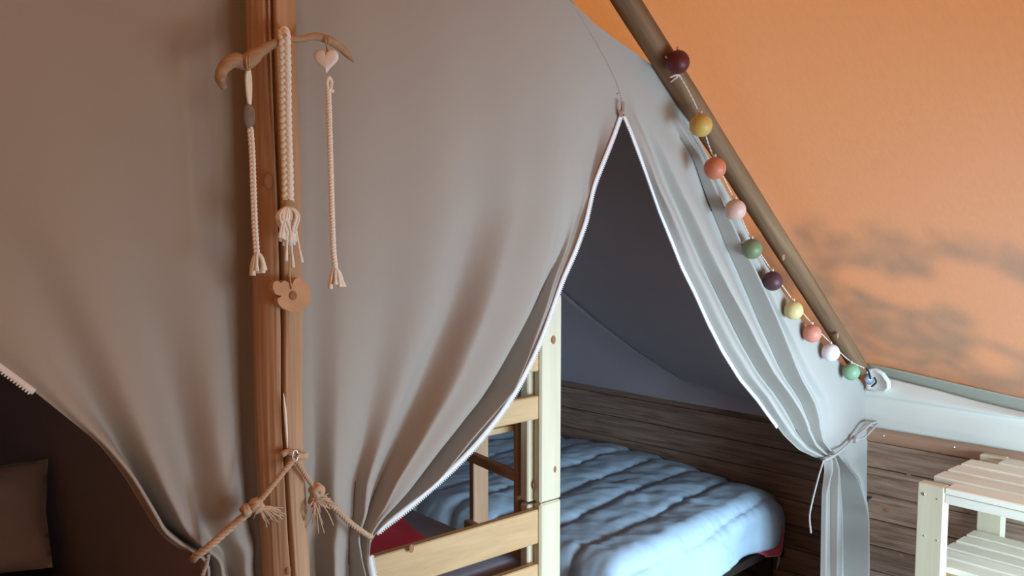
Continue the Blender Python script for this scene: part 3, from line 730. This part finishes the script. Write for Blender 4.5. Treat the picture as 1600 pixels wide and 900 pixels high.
rope(mb, [on_y(1371, 659, -.05), on_y(1360, 663, -.06), on_y(1350, 672, -.06), on_y(1338, 682, -.06)], .006, .03, 3, 30)
rope(mb, [on_y(1372, 661, -.05), on_y(1362, 672, -.06), on_y(1350, 684, -.06), on_y(1338, 688, -.06)], .005, .03, 3, 30)
rope(mb, [on_y(1332, 687, -.06), on_y(1315, 704, -.065), on_y(1302, 713, -.065), on_y(1289, 719, -.06), on_y(1283, 717, -.03)], .0055, .03, 3, 40)
mb.build('strand', M_greyrope, tr, True)
knot(MB(), on_y(1336, 686, -.062), .012, 6, .0055).build('knot', M_greyrope, tr, True)
mb = MB(); rope(mb, [on_y(1287, 719, -.065), on_y(1279, 745, -.07), on_y(1270, 780, -.07), on_y(1265, 806, -.07), on_y(1267, 833, -.07)], .0036, .02, 3, 60)
mb.build('loose_tail', M_greyrope, tr, True)
q = on_y(1371, 659, -.045)
hk = MB().tube(spline([(XW-.02, q[1], q[2]+.004), (XW-.05, q[1]-.002, q[2]+.006), (q[0], q[1]-.006, q[2]+.004), (q[0]-.002, q[1]-.006, q[2]+.018)], 10), .004, 8).build('wall_hook', M_metal, smooth=True)
tag(hk, 'small metal hook on the wall top holding the thin grey rope', 'hook')

# ================================================================== STRING LIGHTS
sl_ = empty('string_light', tuple(on_y(1059, 97, -.09))); tag(sl_, 'string of ten coloured cotton ball lights hung along the slanting rafter', 'string lights')
BALLS = [(1059, 97, 'dark maroon', (0.10, 0.012, 0.014)), (1095, 196, 'mustard yellow', (0.55, 0.36, 0.085)), (1117, 263, 'coral', (0.55, 0.17, 0.085)), (1149, 328, 'pale pink', (0.62, 0.40, 0.33)),
         (1175, 389, 'sage green', (0.16, 0.20, 0.10)), (1207, 439, 'dark plum', (0.075, 0.028, 0.035)), (1240, 485, 'pale yellow', (0.60, 0.50, 0.22)), (1269, 521, 'salmon', (0.60, 0.22, 0.15)),
         (1298, 551, 'white', (0.72, 0.64, 0.64)), (1330, 581, 'mint green', (0.22, 0.36, 0.22))]
BY = -0.105
tops = []
for (x, y, nm, c) in BALLS:
    BY = float(np.interp(x, [1059, 1095, 1149, 1175], [-0.095, -0.105, -0.075, -0.06])); q = on_y(x, y, BY); rad = 0.0335
    mt = plain('ball_'+nm.replace(' ', '_'), c, 0.45, var=0.12, scale=60, bump=0.25, bscale=150, spec=0.4)
    mb = MB().ball((0, 0, 0), 1, 28, 18)
    mb.v = [tuple(np.array(q)+np.array(v)*rad*(1+0.012*fbm(v[0]*3+x, v[1]*3, v[2]*3))) for v in mb.v]
    o = mb.build('light_ball', mt, sl_, True, label=nm+' ball')
    tp = q+np.array([0, 0.0, rad])
    MB().tube([tp+np.array([0, 0, -.003]), tp+np.array([0, 0, .009])], [.0045, .0035], 8).build('bulb_cap', M_cable, o, True)
    tops.append(tp+np.array([0, .012, .012]))
path = [on_y(1040, 88, -0.075)]
for i, tp in enumerate(tops):
    if i == 0: path += [on_y(1062, 118, -.08)]
    else:
        path.append(tp)
path += [on_y(1350, 575, -.08)]
mb = MB(); rope(mb, path, .0026, .03, 2, 260, 5); mb.build('cable', M_cable, sl_, True, label='thin twisted cable')
mb = MB(); mb.tube(spline([on_y(1047, 121, -.082), on_y(1056, 117, -.085), on_y(1063, 119, -.082)], 8), .003, 6); mb.build('cable_tie', M_cable, sl_)

# ================================================================== BUNK BED
def yawed(mb, ang, piv):
    return mb.xform(Matrix.Translation(piv) @ Matrix.Rotation(math.radians(ang), 4, 'Z') @ Matrix.Translation(-Vector(piv)))
BR = (1.06, 0.2, 0.0); BA = -5.5
bunk = empty('bunk_bed', BR); tag(bunk, 'pale pine bunk bed with ladder standing just behind the curtain doorway', 'bunk bed')
def bpart(name, mat, lo, hi, bev=0.004, parent=None, label=None):
    return yawed(MB().box(lo, hi, bev), BA, BR).build(name, mat, parent or bunk, label=label)
def post(x0, x1, y0, y1, xa, xb):
    # front plank with rounded top, in two stacked lengths, and the wider plank behind it
    for (za, zb) in ((0.0, 0.846), (0.849, 1.468)):
        bpart('post', M_pine_z, (x0, y0, za), (x1, y1, zb), 0.006)
        bpart('post_backing', M_pine_z, (xa, y1+0.0005, za), (xb, y1+0.035, zb-0.005), 0.004)
post(1.005, 1.092, 0.19, 0.222, 0.984, 1.092)
post(0.12, 0.207, 0.19, 0.222, 0.12, 0.257)
for x0 in (1.02, 0.12): 
    for (za, zb) in ((0.0, 0.846), (0.849, 1.468)): bpart('post', M_pine_z, (x0, 2.08, za), (x0+.07, 2.15, zb), 0.006)
for (za, zb) in ((1.104, 1.174), (1.247, 1.304), (0.727, 0.831), (0.56, 0.664)):
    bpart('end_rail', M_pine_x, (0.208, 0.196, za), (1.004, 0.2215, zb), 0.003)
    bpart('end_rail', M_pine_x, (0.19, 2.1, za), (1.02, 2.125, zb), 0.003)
for (za, zb) in ((1.06, 1.15), (0.50, 0.60)):
    for x0 in (1.045, 0.13): bpart('side_rail', M_ladder_y, (x0, 0.259, za), (x0+.025, 2.08, zb), 0.003)
# ladder on the double-bed side
lad = empty('bunk_ladder', (1.09, 0.4, 0)); lad.parent = bunk; lad.matrix_parent_inverse = Matrix.Translation(-base_of(bunk)); lad['label'] = 'reddish wooden ladder of the bunk bed'
bpart('stile', M_ladder_z, (0.998, 0.285, 0), (1.036, 0.305, 1.09), 0.003, lad)
bpart('stile', M_ladder_z, (1.06, 0.575, 0), (1.125, 0.60, 1.09), 0.003, lad)
for zz in (0.895, 0.66, 0.42, 0.18):
    yawed(MB().box((1.035, 0.29, zz-.0), (1.06, 0.59, zz+.03), 0.002), BA-7, (1.05, .45, 0)).build('rung', M_ladder_y, lad)
for zz in (0.52, 1.05):
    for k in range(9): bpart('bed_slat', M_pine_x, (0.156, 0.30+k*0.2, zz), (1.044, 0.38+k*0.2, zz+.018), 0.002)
# screw caps, knots
for (px, py) in ((862, 472),): MB().ball(on_y(px, py, 0.187), .0045, 10, 6, (1, .4, 1)).build('screw_hole', M_crack, bunk)
for (px, py, s) in ((865, 531, .010), (868, 733, .009), (837, 757, .013), (643, 857, .009)):
    MB().ball(on_y(px, py, 0.19 if px > 845 else (.221 if px > 800 else .235)), s, 12, 8, (1, .12, 1.3)).build('wood_knot', M_slicecore, bunk, True)
def slab(lo, hi, puff=0.03, nx=26, ny=40, amp=0.006, seed=0):
    """soft mattress-like block"""
    mb = MB(); x0, y0, z0 = lo; x1, y1, z1 = hi
    bm = bmesh.new(); bmesh.ops.create_cube(bm, size=1)
    for v in bm.verts: v.co = Vector(((x0+x1)/2+v.co.x*(x1-x0), (y0+y1)/2+v.co.y*(y1-y0), (z0+z1)/2+v.co.z*(z1-z0)))
    bmesh.ops.bevel(bm, geom=bm.edges[:], offset=puff, segments=3, affect='EDGES', profile=0.5)
    bmesh.ops.subdivide_edges(bm, edges=bm.edges[:], cuts=3, use_grid_fill=True)
    for v in bm.verts: v.co += Vector((0, 0, amp*fbm(v.co.x*5+seed, v.co.y*5, v.co.z*5)))
    return mb.frombm(bm)
mt = slab((0.165, 0.275, 1.07), (1.03, 2.06, 1.262), seed=1); yawed(mt, BA, BR); o = mt.build('mattress', M_white_sheet, smooth=True); tag(o, 'white mattress on the upper bunk behind the end rails', 'mattress')
mt = slab((0.165, 0.275, 0.54), (1.03, 2.06, 0.665), seed=2, amp=.012); yawed(mt, BA, BR); o = mt.build('mattress', M_sheet, smooth=True); tag(o, 'lilac grey sheeted mattress on the lower bunk', 'mattress')
def pillow(name, c, sx, sy, h, mat, M):
    rows = []
    for i in range(25):
        u = -1+2*i/24; row = []
        for j in range(25):
            v = -1+2*j/24; e = max(0, (1-abs(u)**3.0)*(1-abs(v)**3.0))**0.5
            row.append(((sx*u*(1-0.06*(1-abs(v)))), sy*v*(1-0.06*(1-abs(u))), h*e+0.01*fbm(u*2+c[0]*9, v*2, 1)))
        rows.append(row)
    mb = MB().grid(rows)
    mb.grid([[(x, y, -z*0.7) for x, y, z in r] for r in rows])
    mb.xform(Matrix.Translation(c) @ M)
    return mb.build(name, mat, smooth=True, weld=True)
o = pillow('pillow', (0.56, 0.50, 0.735), .23, .16, .07, M_red, Matrix.Rotation(math.radians(-6), 4, 'Z') @ Matrix.Rotation(math.radians(14), 4, 'X'))
tag(o, 'magenta pillow on the lower bunk just past the tied curtain', 'pillow')

# ================================================================== DOUBLE BED
bed = empty('double_bed', (2.2, 1.2, 0)); tag(bed, 'low dark wooden double bed frame against the plank wall', 'bed')
MB().box((1.60, 0.36, 0.16), (2.86, 2.35, 0.20), 0.004).build('base', M_crack, bed)
for x in (1.62, 2.78):
    for y in (0.40, 2.28): MB().box((x, y, 0.0), (x+.06, y+.06, 0.16), 0.003).build('leg', M_crack, bed)
for x in (1.60, 2.84): MB().box((x, 0.36, 0.12), (x+.02, 2.35, 0.26), 0.003).build('side_board', M_crack, bed)
mt = slab((1.625, 0.41, 0.202), (2.80, 2.33, 0.375), seed=5); o = mt.build('mattress', M_red, smooth=True)
tag(o, 'mattress in magenta sheet showing at the wall corner under the blue duvet', 'mattress')
# duvet: channels across the bed (along X), draped over foot and left side
BX0, BX1, BY0, BY1 = 1.56, 2.87, 0.33, 2.34
RC = 0.07
def drape_coord(s, edge, drop):
    """s<0 hangs over the edge. returns (pos, z drop)"""
    L = RC*math.pi/2
    if s >= RC: return edge+s, 0.0
    q = RC-s
    if q < L: a = q/RC; return edge+RC-RC*math.sin(a), -(RC-RC*math.cos(a))
    return edge, -(RC+(q-L))
su = np.linspace(-0.33, BX1-BX0, 190); sv = np.linspace(-0.185, BY1-BY0, 250)
rows = []
for v in sv:
    row = []
    for u in su:
        x, zx = drape_coord(u, BX0, .33); y, zy = drape_coord(v, BY0, .2)
        # quilted channels, seams slightly bowed
        vv = v+0.025*math.sin(u*3+1)+0.012*fbm(u*3, v*3, 4)+0.05*(u-0.6)*0.3
        f = (vv/0.215) % 1.0
        puff = 0.019*(1-abs(2*f-1)**5)+0.006*fbm(u*1.6, int(math.floor(vv/0.215))*3.7, 3)
        wr_ = 0.005*fbm(u*9+v*5, v*9, 2) + 0.016*fbm(u*2.2, v*2.6, 7)
        wr_ += 0.007*math.exp(-((abs(2*f-1)-0.9)/0.3)**2)*fbm(u*24+v*8, v*5, 11)
        h = puff+wr_
        # right edge rounds down by the wall
        e = max(0.0, (x-2.56)/0.30); zr = -0.075*e**2.2*max(0, 1-(y-BY0)/0.9)-0.02*e*e-0.09*max(0.0, (x-2.825)/0.045)**2
        ex = 0.022*math.sin(v*17+1.5*fbm(v*2, 1))*min(1, max(0, -zx-0.05)/0.15)
        ey = 0.020*math.sin(u*13+1.2*fbm(u*2, 4))*min(1, max(0, -zy-0.04)/0.1)
        nx = h*min(1, -zx/RC) if zx < 0 else 0; ny = h*min(1, -zy/RC) if zy < 0 else 0
        nz = h*(1-0.5*min(1, -zx/RC))*(1-0.5*min(1, -zy/RC))
        zz = 0.452+zx+zy+nz+zr+0.02*math.exp(-((y-1.1)/.5)**2)
        row.append((min(x-nx-ex, 2.858), y-ny-ey+0.05*e*e*(1 if v < 0.3 else 0), max(zz, 0.05)))
    rows.append(row)
o = MB().grid(rows).build('duvet', M_duvet, smooth=True, solid=0.012); tag(o, 'rumpled quilted pale blue duvet spread over the double bed', 'duvet')
# magenta corner of the under-blanket hanging past the mattress, with a tan piped edge
FL = [[(1150, 838), (1163, 852), (1178, 862), (1196, 869)], [(1172, 826), (1186, 846), (1200, 860), (1216, 868)], [(1200, 806), (1211, 826), (1216, 848), (1219, 864)], [(1212, 798), (1221, 815), (1223, 838), (1221, 858)]]
G = np.array([[on_y(x, y, 0.352+0.012*math.sin(i*1.3+k*0.6)-0.012*k) for k, (x, y) in enumerate(r)] for i, r in enumerate(FL)])
t4 = np.linspace(0, 3, 16)
def lerp_grid(G):
    A = np.stack([np.stack([np.interp(t4, range(4), G[i, :, c]) for c in range(3)], 1) for i in range(4)])
    return np.stack([np.stack([np.interp(t4, range(4), A[:, k, c]) for c in range(3)], 1) for k in range(16)], 1)
o = MB().grid(lerp_grid(G).tolist()).build('under_blanket', M_red, smooth=True, solid=0.008); tag(o, 'magenta blanket corner hanging below the blue duvet beside the plank wall', 'blanket')
MB().tube(spline(list(G[0])[::1][-1:]+list(G[1][-1:])+list(G[2][-1:])+list(G[3][::-1]), 30), .005, 6).build('piping', M_rope, o, True, label='tan piped edge')

# ================================================================== LEFT BEDROOM
lb = empty('single_bed', (-0.35, 1.2, 0)); tag(lb, 'shadowy bed inside the dark left doorway', 'bed')
MB().box((-0.75, 0.45, 0.22), (0.03, 2.4, 0.30), 0.004).build('base', M_plank, lb)
for x in (-0.73, -0.05):
    for y in (0.48, 2.3): MB().box((x, y, 0), (x+.06, y+.06, .22), .003).build('leg', M_plank, lb)
o = slab((-0.74, 0.46, 0.302), (0.025, 2.38, 0.56), seed=9).build('mattress', M_red, smooth=True); tag(o, 'red covered mattress in the dark left bedroom', 'mattress')
rows = []
for i in range(40):
    u = i/39; row = []
    for j in range(60):
        v = j/59; x = -0.66+0.66*u; y = 0.62+1.6*v
        e = min(u, 1-u, v*2, (1-v)*2)/0.12
        z = 0.57+0.11*min(1, e)**0.5+0.03*fbm(x*5, y*5, 3)*min(1, e)
        row.append((x, y, z))
    rows.append(row)
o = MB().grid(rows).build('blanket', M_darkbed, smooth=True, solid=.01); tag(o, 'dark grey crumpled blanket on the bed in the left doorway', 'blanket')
o = pillow('pillow', (-0.19, 1.30, 0.83), .20, .16, .07, M_pillowgrey, Matrix.Rotation(math.radians(-20), 4, 'Z') @ Matrix.Rotation(math.radians(62), 4, 'X'))
tag(o, 'pale grey blue pillow propped up at the left picture edge in the dark doorway', 'pillow')

# ================================================================== SLATTED SHELF
SZ = 0.768; SA = -4.0; c0 = on_z(1434, 753, SZ); SP = (c0[0], c0[1], 0)
sh = empty('slatted_shelf', SP); tag(sh, 'pale pine two-tier slatted shelf unit against the plank wall', 'shelf')
D, Lg = 0.575, 1.0
def sp(name, mat, lo, hi, bev=0.003, parent=None, label=None):
    mb = MB().box(tuple(np.array(lo)+np.array(SP)), tuple(np.array(hi)+np.array(SP)), bev)
    return yawed(mb, SA, SP).build(name, mat, parent or sh, label=label)
legs = []
for y0 in (-0.092, -Lg):
    for x0 in (0.0, D-0.045):
        legs.append(sp('leg', M_pine_z, (x0, y0, 0), (x0+.045, y0+.092, SZ), 0.004))
for zt in (SZ, 0.475):
    n = 5; w = (D-(0 if zt == SZ else .10))/n
    x = 0.0 if zt == SZ else 0.05
    for k in range(n):
        x0 = x+k*w; 
        if zt == SZ and k in (0, n-1): y1 = -0.0925; ya = -Lg+.0925
        else: y1 = -0.004 if zt == SZ else -0.002; ya = -Lg+.002
        sp('slat', M_pine_y, (x0+.001, ya, zt-.022), (x0+w-.021, y1, zt), 0.003)
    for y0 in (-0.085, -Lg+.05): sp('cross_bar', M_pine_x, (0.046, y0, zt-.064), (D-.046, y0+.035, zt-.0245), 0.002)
    sp('front_rail', M_pine_y, (0.006, -Lg+.093, zt-.056), (0.03, -.093, zt-.025), 0.002)
for (yy_, zz, s) in ((-.022, -.038, .006), (-.070, -.045, .003), (-.03, -.185, .003), (-.075, -.190, .003)):
    mb = MB().ball((SP[0]-.001, SP[1]+yy_, SZ+zz), s, 10, 6, (.4, 1, 1)); yawed(mb, SA, SP).build('screw', M_metal, legs[0], True)

# small dark hook on the plank wall at the curtain edge
q = on_x(1358, 780, XW-0.03)
hk2 = MB().tube(spline([q+np.array([.02, 0, .004]), q+np.array([-.01, 0, .004]), q+np.array([-.022, 0, -.004]), q+np.array([-.02, 0, .014])], 10), .0045, 8).build('wall_hook', M_blackstrap, smooth=True)
tag(hk2, 'small dark hook low on the planks at the tied curtain edge', 'hook')

# ================================================================== FOLIAGE OUTSIDE
# unseen leaves laid out to shade the low roof, gaps shaped as sun streaks
def roof_hit(px, py):
    d = ray(px, py); t = (roof_z(0)-CAM[2]-RS*CAM[0])/(d[2]+RS*d[0]); return CAM+d*t
GAPS = [((1320, 424), (1425, 449), 9), ((1425, 438), (1450, 446), 17), ((1478, 398), (1540, 410), 11), ((1540, 410), (1620, 440), 14), ((1465, 434), (1530, 450), 11), ((1530, 450), (1640, 490), 15), ((1545, 486), (1640, 512), 13), ((1535, 535), (1570, 545), 9)]
def gap_d(x, y):
    best = 1e9
    for (a, b, r) in GAPS:
        a = np.array(a); b = np.array(b); p = np.array((x, y)); t = np.clip(((p-a) @ (b-a))/((b-a) @ (b-a)), 0, 1)
        best = min(best, np.linalg.norm(p-a-t*(b-a))-r)
    return best
mb = MB()
for k in range(26000):
    x, y = random.uniform(1150, 2350), random.uniform(330, 680)
    if random.random() > min(0.42, max(0.0, (y-335)/200.0)): continue
    if gap_d(x, y) < 10: continue
    p = Vector(roof_hit(x, y))-SUND*random.uniform(4.0, 6.0)
    a = Vector((random.gauss(0, 1), random.gauss(0, 1), random.gauss(0, .5))).normalized()
    n_ = (Vector(-SUND)+Vector((random.gauss(0, .4), random.gauss(0, .4), random.gauss(0, .4)))).normalized()
    b = n_.cross(a).normalized(); a = b.cross(n_)
    L = random.uniform(.014, .024)
    mb.add([p-a*L, p-a*.3*L+b*L*.5, p+a*.4*L+b*L*.42, p+a*L, p+a*.4*L-b*L*.42, p-a*.3*L-b*L*.5], [(0, 1, 2, 3, 4, 5)])
fo = mb.build('shade_foliage', plain('leaf_green', (0.06, 0.13, 0.03), 0.6)); tag(fo, kind='stuff')
